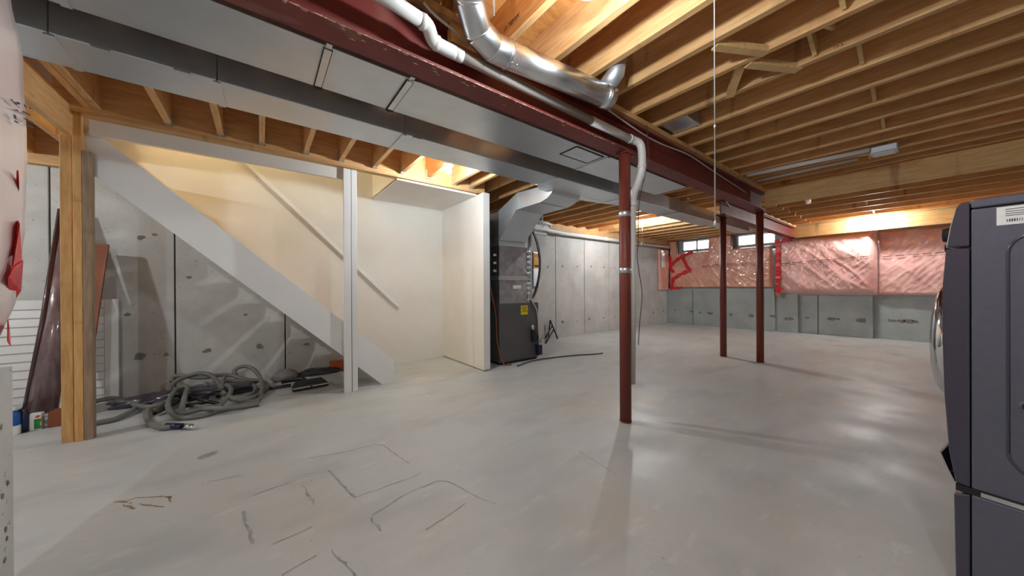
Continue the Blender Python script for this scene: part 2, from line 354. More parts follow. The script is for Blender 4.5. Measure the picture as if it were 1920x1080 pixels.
joists([2.5, 2.85, 3.2, 3.55, 3.9, 4.25, 4.6, 4.95, 5.3, 5.65, 6.0, 6.4, 6.8, 7.2, 7.6, 8.0, 8.4, 8.8, 9.2], 1.625, 4.92, 2.41)
joists([-1.3, -1.62, -1.95, -2.3, -2.65, -3.0], 1.62, 4.92, 2.30)
MB().box(-1.09, -1.05, 2.2, 3.72, 2.17, 2.385).build('trimmer', M['woody'], ce)
MB().box(-1.12, 2.36, 3.66, 3.70, 2.335, 2.65).build('rim_beam', M['woodx'], ce)
MB().box(-1.0, 2.36, 3.655, 3.74, 2.315, 2.338).build('ledger_strip', M['woodx'], ce)
hg = MB()
for x in XS:   # metal joist hangers, a saddle at each joist end
    hg.box(x-.024, x+.024, 3.60, 3.66, 2.355, 2.362).box(x+.019, x+.023, 3.61, 3.66, 2.355, 2.46).box(x-.023, x-.019, 3.61, 3.66, 2.355, 2.46)
hg.build('joist_hanger', M['galv'], ce, kind='stuff')
MB().box(5.56, 5.64, -2.0, 1.46, 2.20, 2.425).build('header', M['headwood'], ce)
MB().box(5.49, 5.51, -2.0, 1.61, 2.43, 2.65).build('blocking_joist', M['woody'], ce)
MB().box(9.5, 9.6, -2.0, 2.1, 2.165, 2.43).build('header', M['headwood'], ce)
MB().box(9.64, 9.70, 2.1, 4.92, 2.43, 2.65).build('header', M['headwood'], ce)
MB().box(9.35, 9.46, -2.0, 2.1, 2.43, 2.65).build('header', M['headwood'], ce)
MB().box(.0, 5.72, 1.44, 1.62, 2.392, 2.43).build('nailer_plate', M['woodx'], ce)
MB().box(5.6, 9.66, 1.92, 2.10, 2.392, 2.43).build('nailer_plate', M['woodx'], ce)
MB().box(.75, 1.0, 1.46, 1.50, 2.30, 2.40).build('blocking', M['woodx'], ce)
# cross bridging between the right-hand joists
def brace(xa, xb, y, dy=.02, flip=False, w_=.085):
    z0, z1 = (2.485, 2.60) if not flip else (2.60, 2.485)
    MB().bar((xa+.02, y, z0), (xb-.02, y+dy, z1), w_, .02, (0, 1, 0)).build('cross_brace', M['headwood'], ce)
yb = .30
for i in range(14, len(XR)-1):
    yy = yb+(.06 if i % 2 else -.02)
    brace(XR[i], XR[i+1], yy, 0, i % 2 == 0)
    if i in (14, 15, 22, 23): brace(XR[i], XR[i+1], yy+.08, 0, i % 2 == 1)
BB = [7.14, 7.66, 8.18, 8.70, 9.20]
for a, b in zip(BB[:-1], BB[1:]): brace(a, b, .72, .0, a in (7.66, 8.70))
# slanted blocks of the first two bays (loose bridging)
for p, q in [((1340, 84), (1437, 96)), ((1402, 118), (1497, 128))]:
    a = at(*p, z=2.44); b = at(*q, z=2.44)
    MB().bar(a, b, .05, .035).build('cross_brace', M['headwood'], ce)
MB().bar(at(1388, 122, z=2.46), at(1368, 180, z=2.44), .05, .03).build('cross_brace', M['headwood'], ce)
# pencilled lumber marks on the joists
j = ce
text('10 TEHW', .034, M['inkdark'], 'lumber_mark', ce, at(944, 62, x=1.0685), (R(90), 0, R(-90)))
text('TC', .035, M['inkdark'], 'lumber_mark', ce, at(1583, 79, z=2.4294), (R(180), 0, R(90)))

# ================================================================ STAIRWELL WALLS
ws = MB().prism([(2.27, 0), (1.29, 0), (-1.75, 2.83), (-1.75, 4.2), (2.27, 4.2), (2.27, 2.5)], 'y', 4.74, 4.78)
ws = struct(ws.build('wall_stairwell', M['drywall']))
MB().box(-1.8, 1.26, 3.74, 3.78, 2.66, 4.2).build('upper_wall', M['drywall'], ws)
MB().box(-1.8, -1.76, 3.74, 4.8, 2.5, 4.2).build('upper_wall', M['drywall'], ws)
MB().box(1.22, 1.26, 3.74, 4.78, 2.31, 4.2).build('bulkhead', M['drywall'], ws)
MB().box(-1.8, 1.26, 3.74, 4.78, 4.2, 4.25).build('stairwell_ceiling', M['drywall'], ws)
MB().box(-.985, .70, 3.742, 3.78, 2.205, 2.65).build('header_band', M['drywall'], ws)
MB().box(.70, 1.26, 3.742, 3.78, 2.34, 2.65).build('header_band', M['drywall'], ws)
MB().box(-1.8, -.985, 3.742, 3.78, 2.5, 2.66).build('header_band', M['drywall'], ws)
MB().prism([(1.22, 2.300), (2.262, 2.290), (2.262, 2.312), (1.22, 2.322)], 'y', 3.705, 4.745).build('closet_ceiling', M['drywall'], ws)
wp = struct(MB().box(2.262, 2.352, 3.545, 4.78, .012, 2.30).build('wall_partition', M['drywall'], bevel=.004))
MB().box(2.258, 2.356, 3.540, 3.56, .03, 2.30).build('corner_bead', M['paint'], wp)
MB().box(2.27, 2.345, 3.56, 4.77, 0, .014).build('bottom_plate', M['woodgrey'], wp)
MB().box(1.29, 2.262, 4.745, 4.775, -.001, .001).build('floor_gap', M['joint'], wp)

# ================================================================ STAIRS
st = thing('staircase', 'white closed stringer staircase rising to the left behind the white post', 'staircase', (.9, 3.8, 0))
sl = -(2.217-1.491)/(.942-.149)
poly = [(-1.05, 2.315), (-1.05, 1.99), (1.069, 0.0), (1.20, 0.0), (1.20, .255), (1.18, .275)]
MB().prism(poly, 'y', 3.785, 3.822).build('stringer', M['paint'], st)
MB().prism([(-1.05, 2.36), (-1.05, 2.25), (1.0, .32), (1.15, .28)], 'y', 4.70, 4.738).build('skirt_board', M['paint'], st)
n = 10; tr = .205; rn = .2235
for k in range(n):
    x1 = 1.14-k*rn; z = .265+k*tr
    MB().box(x1-rn-.02, x1, 3.824, 4.698, z-.03, z).build('tread', M['woodx'], st, bevel=.006)
    MB().box(x1-.035, x1-.02, 3.824, 4.698, max(z-.15, .002), z-.031).build('riser', M['paint'], st)
anchor(st)
hr = thing('handrail', 'white slim handrail sloping down the stairwell wall', 'handrail', (.7, 4.69, 1.6))
a, b = at(430, 275, y=4.69), at(748, 575, y=4.69)
MB().bar(a, b, .03, .045).build('rail', M['paint'], hr, bevel=.006)
for t in (.12, .5, .88):
    p = a.lerp(b, t); MB().bar(p+Vector((0, 0, -.02)), (p.x, 4.745, p.z-.05), .02, .02).build('bracket', M['paint'], hr)
anchor(hr)
po = thing('stair_post', 'white boxed post standing at the foot of the stairs', 'post', (.735, 3.72, 0))
MB().box(.672, .741, 3.70, 3.738, 0, 2.312).build('post_board', M['paint'], po, bevel=.004)
MB().box(.747, .80, 3.705, 3.738, 0, 2.312).build('post_board', M['paint'], po, bevel=.004)
MB().box(.74, .748, 3.715, 3.737, 0, 2.31).build('seam', M['joint'], po)
anchor(po)

# ---- rough lumber at the left end of the stairs
for (lab, x0, x1, y0, y1, zt, m) in [
        ('pale rough stud, leftmost and shorter of the three beside the stairs', -1.116, -1.062, 3.735, 3.80, 2.17, 'woodz'),
        ('tall knotty stud in the middle of the three reaching the joists', -1.054, -1.012, 3.715, 3.78, 2.36, 'woodz'),
        ('short greyed stud nailed right of the knotty stud by the stringer', -1.010, -.968, 3.712, 3.775, 2.073, 'woodgrey')]:
    c = ((x0+x1)/2, (y0+y1)/2, 0)
    o = MB().box(x0, x1, y0, y1, 0, zt).build('lumber_stud', M[m], off=c, bevel=.003); tag(o, lab, 'stud', 'rough studs beside the stairs')

# ================================================================ STEEL
def ibeam(name, label, x0, x1, yc, zb, h, wf=.135):
    t = thing(name, label, 'beam', (x0, yc, zb))
    MB().box(x0, x1, yc-wf/2, yc+wf/2, zb, zb+.016).build('bottom_flange', M['steel'], t)
    MB().box(x0, x1, yc-.006, yc+.006, zb+.016, zb+h-.014).build('web', M['steel'], t)
    MB().box(x0, x1, yc-wf/2, yc+wf/2, zb+h-.014, zb+h).build('top_flange', M['steel'], t)
    return t
b1 = ibeam('steel_beam', 'long red steel beam running overhead along the ducts', -2.2, 5.70, 1.542, 2.15, .24)
sc = MB(); x = -.2
while x < 2.1:
    L_ = random.uniform(.008, .035); y = 1.4735; h_ = random.choice([.002, .003, .003, .006]); h2 = random.choice([.002, .002, .004, .012])
    sc.add([(x, y, 2.1500), (x+L_, y, 2.1500), (x+L_, y, 2.150+h_), (x, y, 2.150+h_*random.random())], [(0, 1, 2, 3)])
    sc.add([(x, 1.4735, 2.1493), (x+L_, 1.4735, 2.1493), (x+L_*.8, 1.4735+h2, 2.1493), (x+L_*.2, 1.4735+h2*random.random(), 2.1493)], [(0, 1, 2, 3)])
    x += L_+random.choice([0, 0, .004, .03*random.random()])
for k in range(14):
    x = random.uniform(.2, 1.9); y = 1.49+random.random()*.06; q = [(x+math.cos(a)*random.uniform(.004, .02), y+math.sin(a)*random.uniform(.002, .008), 2.1494) for a in (0, 1, 2, 3, 4, 5)]
    sc.add(q, [tuple(range(6))])
sc.build('scraped_edge', M['scrape'], b1, kind='stuff')
anchor(b1)
anchor(ibeam('steel_beam', 'shorter red steel beam from the far column to the back wall', 5.55, 9.66, 2.01, 2.165, .225))
def column(label, x, y, zt, straps):
    t = thing('steel_column', label, 'column', (x, y, 0), group='red steel columns')
    MB().cyl((x, y, .012), (x, y, zt-.012), .0445, 24).build('shaft', M['steelcol'], t)
    MB().cyl((x, y, 0), (x, y, .012), .047, 24).build('base_plate', M['steelcol'], t)
    MB().box(x-.05, x+.09, y-.05, y+.05, zt-.012, zt).build('cap_plate', M['steelcol'], t)
    for z in straps:
        MB().lathe((x, y, z), [(.045, -.02), (.0475, -.018), (.0475, .018), (.045, .02)], 24).build('strap', M['galv'], t)
    for k in (-1, 1): MB().lathe((x+.07, y+.03*k, zt-.012), [(.0, -.02), (.012, -.018), (.012, 0)], 6).build('bolt', M['steel'], t)
    return anchor(t)
column('near red steel column with metal straps in the middle of the floor', 2.314, 1.524, 2.149, [1.66, 1.21])
column('red steel column left of the far pair, below the shorter beam', 5.655, 2.012, 2.164, [])
column('red steel column right of the far pair, at the wooden header', 5.618, 1.532, 2.149, [])

# ================================================================ DUCTS
def duct(name, label, x0, x1, y0, y1, z0, z1, seams, m='galv'):
    t = thing(name, label, 'duct', (x0, (y0+y1)/2, z0))
    xs = [x0]+seams+[x1]
    for a, b in zip(xs[:-1], xs[1:]):
        MB().box(a+.0008, b-.0008, y0, y1, z0, z1).build('duct_section', M[m], t, bevel=.004)
    for s_ in seams:
        MB().box(s_-.015, s_+.015, y0+.004, y1-.004, z0-.007, z0).build('drive_cleat', M['galv'], t)
    return t
d1 = duct('main_duct', 'long grey sheet metal duct hung below the stair joists', -1.45, 6.35, 2.318, 2.62, 2.18, 2.36, [-.72, -.18, .82, 2.35, 3.55, 4.8])
MB().box(6.35, 8.0, 2.36, 2.60, 2.21, 2.36).build('duct_section', M['galv'], d1, bevel=.004)
MB().box(4.86, 4.9, 2.30, 2.64, 2.165, 2.37).build('flange', M['galv'], d1)
for (u, w_) in [(190, 92), (770, 270), (345, 143)]:
    p = at(u, w_, z=2.178); MB().box(p.x-.03, p.x+.03, 2.312, 2.33, 2.172, 2.20).build('clip', M['galv'], d1)
# flare where the furnace trunk meets the duct
MB().prism([(2.35, 2.62), (2.50, 2.62+.12), (3.30, 2.62+.12), (3.85, 2.62)], 'z', 2.178, 2.345).build('flare', M['galv'], d1, bevel=.004)
anchor(d1)
d2 = duct('return_duct', 'wide pale sheet metal duct between the red beam and the darker duct', -1.45, 3.92, 1.765, 2.155, 2.23, 2.385, [-.62, 2.45])
for x0 in (.26, .66):
    MB().box(x0-.016, x0+.016, 1.775, 2.14, 2.220, 2.23).build('drive_cleat', M['shiny'], d2)
    for q in (-.019, .0165): MB().box(x0+q, x0+q+.0025, 1.775, 2.14, 2.2195, 2.23).build('cleat_edge', M['black'], d2)
    MB().box(x0-.012, x0+.012, 1.73, 1.765, 2.222, 2.245).build('clip', M['galv'], d2)
    MB().box(x0-.02, x0+.02, 2.13, 2.158, 2.219, 2.229).build('clip', M['black'], d2)
fr = MB()
for (a, b) in [((2.05, 1.79), (2.40, 1.79)), ((2.05, 1.98), (2.40, 1.98)), ((2.05, 1.79), (2.05, 1.98)), ((2.40, 1.79), (2.40, 1.98))]:
    fr.bar((a[0], a[1], 2.2285), (b[0], b[1], 2.2285), .008, .004)
fr.build('access_panel_edge', M['black'], d2)
MB().box(2.06, 2.39, 1.80, 1.97, 2.2265, 2.2295).build('access_panel', M['galv'], d2)
for (u, w_) in [(776, 152), (1120, 292), (1290, 372), (1205, 338)]:
    p = at(u, w_, z=2.228); MB().box(p.x-.02, p.x+.02, p.y-.012, p.y+.012, 2.222, 2.2295).build('clip', M['galv'], d2)
anchor(d2)
# round branch duct near the camera
rd = thing('round_duct', 'shiny round sheet metal duct with jointed elbow above the red beam', 'duct', (.95, 1.40, 2.29))
pts = [Vector((.66, 1.10, 2.56)), Vector((.69, 1.19, 2.46)), Vector((.745, 1.28, 2.375)), Vector((.83, 1.345, 2.315)), Vector((.935, 1.37, 2.295)), Vector((1.02, 1.365, 2.294))]
for a, b in zip(pts[:-1], pts[1:]):
    d = (b-a).normalized()
    MB().tube([a-d*.012, a-d*.004, b+d*.004, b+d*.012], [.066, .068, .069, .066], 28).build('elbow_gore', M['shiny'], rd)
    MB().lathe(b, [(.068, -.005), (.0725, 0), (.068, .005)], 28, d).build('crimp_ring', M['shiny'], rd)
e0, e1 = pts[-1], Vector((1.735, 1.285, 2.294))
MB().tube([e0, e1], .0665, 32).build('pipe', M['shiny'], rd)
d = (e1-e0).normalized()
MB().tube([e1-d*.02, e1+d*.05], .070, 32).build('end_cap', M['shiny'], rd)
MB().lathe(e1+d*.006, [(.070, -.004), (.074, 0), (.070, .004)], 32, d).build('crimp_ring', M['shiny'], rd)
MB().tube([e1+Vector((.0, 0, .04)), e1+Vector((.03, -.06, .12)), e1+Vector((.04, -.10, .30))], .055, 24).build('riser', M['galv'], rd)
for k, p in enumerate([e0+d*.02, e0+d*.05]):
    MB().sphere(p+Vector((-.01, -.03, -.057)), .006, 8).build('screw', M['shiny'], rd)
MB().bar((.76, 1.13, 2.50), (.90, 1.30, 2.42), .004, .09).build('boot_flange', M['galv'], rd)
anchor(rd)
bx = thing('joist_boot', 'small galvanised boot tucked up between the joists by the plate', 'duct', (2.85, 1.3, 2.45))
MB().box(2.70, 2.95, 1.22, 1.44, 2.45, 2.60).build('boot', M['galv'], bx, bevel=.004)
MB().box(2.69, 2.96, 1.21, 1.23, 2.44, 2.46).build('rim', M['shiny'], bx)
anchor(bx)

# ================================================================ FURNACE
fu = thing('furnace', 'dark grey furnace cabinet with foil sided coil box and bent supply plenum', 'furnace', (2.97, 4.05, 0))
cab = MB().box(2.605, 3.33, 3.68, 4.42, .03, .85).build('cabinet', M['furn'], fu, bevel=.008)
MB().box(2.62, 3.31, 3.70, 4.40, 0, .03).build('base', M['black'], fu)
def panelX(x0, x1, z0, z1, y, name):     # cross-broken sheet panel
    cx, cz = (x0+x1)/2, (z0+z1)/2; p = [(x0, y, z0), (x1, y, z0), (x1, y, z1), (x0, y, z1), (cx, y-.018, cz)]
    b = [(x0, 4.38, z0), (x1, 4.38, z0), (x1, 4.38, z1), (x0, 4.38, z1)]
    return MB().add(p+b, [(0, 1, 4), (1, 2, 4), (2, 3, 4), (3, 0, 4), (5, 6, 1, 0), (6, 7, 2, 1), (7, 8, 3, 2), (8, 5, 0, 3), (8, 7, 6, 5)]).build(name, M['foil'], fu)
panelX(2.62, 3.15, .85, 1.185, 3.70, 'coil_box')
MB().box(2.60, 3.17, 3.69, 4.40, 1.185, 1.21).build('flange', M['galv'], fu, bevel=.003)
MB().box(2.615, 3.16, 3.70, 4.39, 1.21, 1.245).build('flange', M['galv'], fu, bevel=.003)
panelX(2.62, 3.15, 1.245, 1.66, 3.70, 'coil_box')
MB().box(2.61, 3.10, 3.69, 4.39, 1.66, 1.735).build('flange', M['galv'], fu, bevel=.003)
fe = MB()
for z in [.88, .97, 1.05, 1.12, 1.28, 1.36, 1.44, 1.52, 1.6]:
    fe.sphere((3.15, 3.69, z), .03, 8, (.8, .5, 1.3+random.random()*.6))
fe.build('foil_edge', M['foil'], fu, kind='stuff')
pl = [(3.66, 1.735), (3.29, 2.075), (2.82, 2.078), (2.72, 2.10), (2.65, 2.14), (2.622, 2.179), (2.622, 2.245), (3.27, 2.29), (3.70, 2.13), (4.25, 2.12), (4.35, 1.735)]
MB().prism(pl, 'x', 2.60, 3.06).build('supply_plenum', M['galv'], fu)
MB().bar((2.6, 2.85, 2.074), (3.06, 2.85, 2.074), .012, .004).build('plenum_seam', M['galv'], fu)
MB().bar((2.597, 3.26, 2.085), (2.597, 3.25, 2.285), .004, .012).build('plenum_seam', M['galv'], fu)
yl = MB().box(3.055-.07, 3.055+.06, 3.676, 3.68, .68, .815).build('yellow_label', M['yellow'], fu)
ln = MB()
for k, (a, b_) in enumerate([(0, .11), (.0, .09), (.01, .1), (0, .11)]): ln.box(2.995+a, 2.995+b_, 3.6745, 3.676, .79-.022*k, .797-.022*k)
ln.build('label_print', M['inkdark'], yl, kind='stuff')
MB().box(2.85, 2.99, 3.676, 3.686, 1.06, 1.11).build('white_label', M['white'], fu)
# condensate trap on the front
MB().prism([(3.18, .27), (3.28, .27), (3.30, .36), (3.24, .37), (3.22, .45), (3.17, .45)], 'y', 3.63, 3.68).build('drain_trap', M['dark'], fu, bevel=.006)
MB().tube([(3.195, 3.655, .44), (3.195, 3.655, .49), (3.18, 3.64, .505), (3.165, 3.63, .50)], .018, 12).build('elbow_fitting', M['pvc'], fu)
MB().tube([(3.25, 3.655, .335), (3.315, 3.655, .335)], .018, 12).build('elbow_fitting', M['pvc'], fu)
MB().box(3.26, 3.335, 3.60, 3.68, .07, .22).build('condensate_pump', M['navy'], fu, bevel=.006)
MB().tube(smooth([(3.12, 3.67, .95), (3.2, 3.665, .86), (3.27, 3.665, .76), (3.30, 3.665, .66), (3.315, 3.665, .5), (3.32, 3.66, .2)]), .009, 8).build('drain_line', M['cable'], fu)
anchor(fu)
# flue pipe standing on the furnace, thermostat wires
fp = thing('vent_pipe', 'white plastic vent pipe standing upright beside the foil coil box', 'pipe', (3.213, 3.735, .85))
MB().cyl((3.213, 3.735, .852), (3.213, 3.735, 1.93), .028, 16).build('pipe', M['pvc'], fp)
MB().tube([(3.213, 3.735, 1.91), (3.22, 3.75, 1.95), (3.28, 3.84, 1.98), (3.6, 4.12, 2.0), (4.0, 4.22, 2.02), (4.24, 4.5, 2.06), (4.26, 4.6, 2.2)], .026, 14).build('pipe', M['pvc'], fp)
MB().lathe((3.213, 3.735, .862), [(.028, -.01), (.036, -.008), (.036, .03), (.028, .032)], 16).build('collar', M['dark'], fp)
anchor(fp)
MBo = MB()
wr = MB().tube(smooth([(3.47, 4.0, 2.03), (3.62, 4.05, 1.85), (3.70, 4.06, 1.55), (3.66, 4.04, 1.25), (3.52, 3.98, 1.0), (3.36, 3.9, .865)]), .014, 8)
tag(wr.build('wire_bundle', M['navy']), 'dark bundle of cables curving down behind the white vent pipe', 'cable')
wr = MB().tube(smooth([(3.52, 4.03, 2.03), (3.68, 4.08, 1.85), (3.76, 4.1, 1.55), (3.72, 4.08, 1.25), (3.6, 4.02, 1.03), (3.45, 3.95, .9), (3.345, 4.0, .86)]), .009, 8)
tag(wr.build('wire_bundle', M['cabledark']), 'thin reddish cable curving beside the dark cable bundle', 'cable')
pn = thing('wall_panel_box', 'tall grey metal box with orange label on the concrete wall', 'panel box', (4.42, 4.9, 1.1))
a, b = at(1000, 472, y=4.88), at(1013, 537, y=4.88)
MB().box(a.x, b.x, 4.88, 4.93, b.z, a.z).build('case', M['galv'], pn, bevel=.006)
MB().box(a.x+.01, b.x-.015, 4.876, 4.88, a.z-.33, a.z-.02).build('orange_label', M['orange'], pn)
text('STOP', .05, M['inkdark'], 'label_print', pn, (a.x+.03, 4.8755, a.z-.1), (R(90), 0, 0))
MB().box(a.x+.03, b.x-.03, 4.8745, 4.876, a.z-.30, a.z-.26).build('label_print', M['inkdark'], pn)
anchor(pn)
hd = thing('trunk_duct', 'short bright rectangular duct above the white pipes by the furnace', 'duct', (3.9, 4.4, 2.05))
MB().box(3.35, 4.15, 4.30, 4.55, 2.10, 2.19).build('duct_section', M['galv'], hd, bevel=.004)
MB().box(3.78, 3.80, 4.295, 4.555, 2.095, 2.195).build('drive_cleat', M['black'], hd)
for x in (3.5, 4.0): MB().box(x-.01, x+.01, 4.30, 4.31, 2.15, 2.41).build('hanger_strap', M['galv'], hd)
anchor(hd)
pp = thing('drain_pipe', 'long white plastic pipe running along the top of the concrete wall', 'pipe', (3.7, 4.78, 2.2))
MB().tube([(3.40, 4.55, 2.235), (3.9, 4.60, 2.24), (4.35, 4.66, 2.245), (4.55, 4.72, 2.215), (5.2, 4.80, 2.215), (9.5, 4.80, 2.235)], .042, 14).build('pipe', M['pvc'], pp)
MB().tube([(4.0, 4.62, 2.33), (4.45, 4.66, 2.335), (4.6, 4.70, 2.325), (4.52, 4.74, 2.24)], .034, 14).build('pipe', M['pvc'], pp)
for x in (5.0, 6.5, 8.0): MB().lathe((x, 4.80, 2.216+(x-5.2)*.0047), [(.043, -.03), (.05, -.028), (.05, .028), (.043, .03)], 14, (1, 0, 0)).build('coupling', M['pvc'], pp)
anchor(pp)
# black box added for the shade in the gap behind the partition, and valves
ra = thing('gap_shade_box', 'black box added as the shade of the gap behind the partition', 'duct', (2.48, 4.3, 0))
MB().box(2.37, 2.58, 4.05, 4.55, 0, 2.1).build('case', M['black'], ra)
MB().box(2.40, 2.55, 4.042, 4.05, .7, .9).build('panel', M['brownboard'], ra)
anchor(ra)
vl = thing('gas_line', 'thin copper line with two white valves in the gap beside the furnace', 'pipe', (2.52, 3.75, 0))
MB().tube(smooth([(2.50, 3.85, 2.1), (2.46, 3.8, 1.8), (2.47, 3.78, 1.4), (2.53, 3.76, 1.0), (2.585, 3.74, .7), (2.585, 3.70, .3), (2.64, 3.64, .03), (2.75, 3.60, .012)]), .010, 8).build('line', M['copper'], vl)
for z in (1.31, 1.42, 1.53):
    MB().lathe((2.565, 3.73, z), [(0, -.02), (.018, -.018), (.018, .018), (0, .02)], 10, (1, 0, 0)).build('valve', M['pvc'], vl)
anchor(vl)
pts = [at(970, 686, z=.012), at(1000, 676, z=.012), at(1040, 670, z=.012), at(1080, 666, z=.012), at(1115, 664, z=.012), at(1130, 662, z=.014)]
tag(MB().tube(smooth(pts), .009, 8).build('floor_hose', M['cabledark']), 'thin dark red drain hose lying on the floor from the furnace', 'hose')
sd = thing('folding_stand', 'small black folding stand on the floor against the concrete wall', 'stand', (4.72, 4.7, 0))
for p, q in [((4.86, 4.78, .012), (4.72, 4.86, .40)), ((4.30, 4.55, .012), (4.78, 4.83, .19)), ((4.36, 4.62, .10), (4.75, 4.845, .27)), ((4.70, 4.90, .012), (4.72, 4.86, .40))]:
    MB().tube([p, q], .014, 8).build('leg', M['dark'], sd)
anchor(sd)

# ================================================================ BEAM-SIDE PIPE AND WIRES
vp = thing('vacuum_pipe', 'white vacuum pipe along the red beam bending down by the near column', 'pipe', (2.4, 1.42, .3))
A_ = [(-.3, 1.33, 2.31), (.42, 1.375, 2.27), (.56, 1.385, 2.26)]
MB().tube(A_, .030, 16).build('pipe', M['pvc'], vp)
MB().tube(smooth([(.56, 1.385, 2.26), (.60, 1.395, 2.258), (.64, 1.43, 2.235), (.68, 1.44, 2.232), (.76, 1.442, 2.232)]), .031, 16).build('elbow', M['pvc'], vp)
MB().tube([(.76, 1.442, 2.232), (.80, 1.442, 2.232)], .030, 16).build('pipe', M['pvc'], vp)
MB().tube([(.80, 1.442, 2.232), (1.83, 1.458, 2.232)], .026, 16).build('sleeve', M['greypipe'], vp)
MB().tube([(1.82, 1.458, 2.232), (2.29, 1.458, 2.232)], .030, 16).build('pipe', M['pvc'], vp)
MB().tube(smooth([(2.27, 1.456, 2.232), (2.33, 1.45, 2.23), (2.375, 1.43, 2.21), (2.39, 1.42, 2.15), (2.39, 1.42, 2.02), (2.395, 1.44, 1.95), (2.41, 1.51, 1.82), (2.42, 1.52, 1.74)]), .0305, 16).build('elbow', M['pvc'], vp)
MB().cyl((2.42, 1.52, 1.75), (2.425, 1.535, .28), .027, 16).build('drop_pipe', M['pvc'], vp)
for p, d in [((.575, 1.387, 2.259), (1, 0, 0)), ((.66, 1.437, 2.233), (1, 0, 0)), ((2.28, 1.456, 2.232), (1, 0, 0)), ((2.39, 1.42, 2.03), (0, 0, 1)), ((2.42, 1.52, 1.76), (0, 0, 1))]:
    MB().lathe(p, [(.031, -.012), (.034, -.010), (.034, .010), (.031, .012)], 16, d).build('coupling', M['pvc'], vp)
anchor(vp)
pts = [at(1140, 206, z=2.345), at(1200, 248, z=2.315), at(1240, 270, z=2.31), at(1290, 290, z=2.325), at(1330, 316, z=2.325), at(1400, 362, z=2.32)]
tag(MB().tube(smooth(pts), .006, 6).build('ceiling_cable', M['cable']), 'pale cable sagging along the wooden plate above the red beam', 'cable')
pts = [(2.435, 1.40, 2.36), (2.42, 1.385, 2.2), (2.41, 1.385, 2.05), (2.43, 1.47, 1.75), (2.45, 1.49, 1.45), (2.40, 1.47, 1.33), (2.46, 1.49, 1.2), (2.52, 1.50, 1.02), (2.47, 1.49, .8), (2.46, 1.5, .6)]
tag(MB().tube(smooth(pts), .0035, 6).build('low_voltage_wire', M['cabledark']), 'thin dark wire looping down beside the near column and white pipe', 'wire')
pts = [at(795, 5, z=2.36), at(815, 28, z=2.345), at(860, 65, z=2.33), at(905, 110, z=2.33)]
tag(MB().tube(smooth(pts), .007, 6).build('ceiling_cable', M['cable']), 'pale cable passing behind the round duct elbow at the top', 'cable')
pts = [at(1360, 375, z=2.36), at(1385, 410, z=2.3), at(1410, 427, z=2.3), at(1440, 436, z=2.3), at(1487, 444, z=2.25)]
tag(MB().tube(smooth(pts), .009, 6).build('ceiling_cable', M['cable']), 'pale cable drooping across from the far columns to the back wall', 'cable')

c = at(1107, -22, z=2.40)
tag(MB().tube([c+Vector((math.cos(k*math.pi/16)*.062, math.sin(k*math.pi/16)*.062, .004*math.sin(k*math.pi/8))) for k in range(33)], .0045, 8, False).build('cable_loop', M['pvc']), 'loop of white cable hanging under the joists at the top edge', 'cable')
# ================================================================ LIGHTS (lamp holders and bulbs, the one behind the camera an added fill)
LL = [('bare bulb in a white holder overhead at the top edge of the view', 2.43, 'hold'), ('lit bare bulb among the joists above the closet ceiling', 2.362, 'x'), ('lit bare bulb on the far left joists beyond the near column', 2.41, 'x'),
      ('lit bare bulb before the back wall insulation on the right', 2.43, 'x'), ('bare bulb over the storage corner left of the stairs', 2.30, 'x'), ('bare bulb with the long white pull string near the camera', 2.60, 'x'),
      ('bare bulb over the laundry machine out of view', 2.43, 'x'), ('', 2.43, 'x'), ('added fill bulb behind the camera, unseen', 2.43, 'x')]
for i, ((c, pw), (lab, zj, k)) in enumerate(zip(LAMPS, LL)):
    if pw == 0 and i != 5: continue
    c = Vector(c); t = thing('ceiling_lamp', lab, 'lamp', (c.x, c.y, zj), group='bare bulb lamp holders')
    MB().lathe((c.x, c.y, zj), [(.0, 0), (.055, 0), (.057, -.012), (.045, -.028), (.026, -.034), (.022, min(-.036, c.z+.034-zj)), (0, min(-.036, c.z+.034-zj))], 24).build('lamp_holder', M['pvc'], t)
    MB().sphere(c, .032, 16, (1, 1, 1.1)).build('bulb', bulbmat(i, pw) if pw else M['white'], t)
    if i in (2, 3, 5):
        zb = {2: 1.55, 3: 1.62, 5: 1.36}[i]
        q = Vector((c.x+.05, c.y, 0))
        MB().tube([(c.x+.03, c.y, zj-.02), (q.x, q.y, zj-.03), (q.x, q.y, zb)], .0025, 6).build('pull_string', M['pvc'], t)
        MB().lathe((q.x, q.y, zb), [(0, -.012), (.008, -.012), (.004, .01), (0, .012)], 10).build('pull_bell', M['pvc'], t)
        if i == 5: MB().sphere((q.x, q.y, 1.79), .005, 8, (1, 1, 1.6)).build('knot', M['pvc'], t)
    anchor(t)
sdw = thing('ceiling_disc', 'round white ceiling fixture peeking out below the stair joists', 'fixture', (.26, 2.86, 2.36))
MB().lathe((.26, 2.86, 2.362), [(0, -.05), (.05, -.05), (.068, -.038), (.07, 0), (0, 0)], 24).build('fixture_body', M['white'], sdw)
anchor(sdw)
jb = thing('junction_box', 'grey plastic box fixed under the joists on the right', 'box', (4.8, .31, 2.43))
MB().box(4.72, 4.89, .22, .40, 2.365, 2.43).build('case', M['galv'], jb, bevel=.01)
MB().box(4.74, 4.87, .24, .38, 2.357, 2.366).build('lid', M['white'], jb, bevel=.006)
anchor(jb)
tag(MB().tube([(4.60, 1.38, 2.405), (4.72, .40, 2.405)], .022, 10).build('conduit', M['pvc']), 'white conduit running along a joist to the grey box', 'conduit')
tag(MB().tube([(4.955, 1.40, 2.41), (4.955, .5, 2.41)], .017, 10).build('conduit', M['pvc']), 'thin white conduit under the joist beyond the grey box', 'conduit')
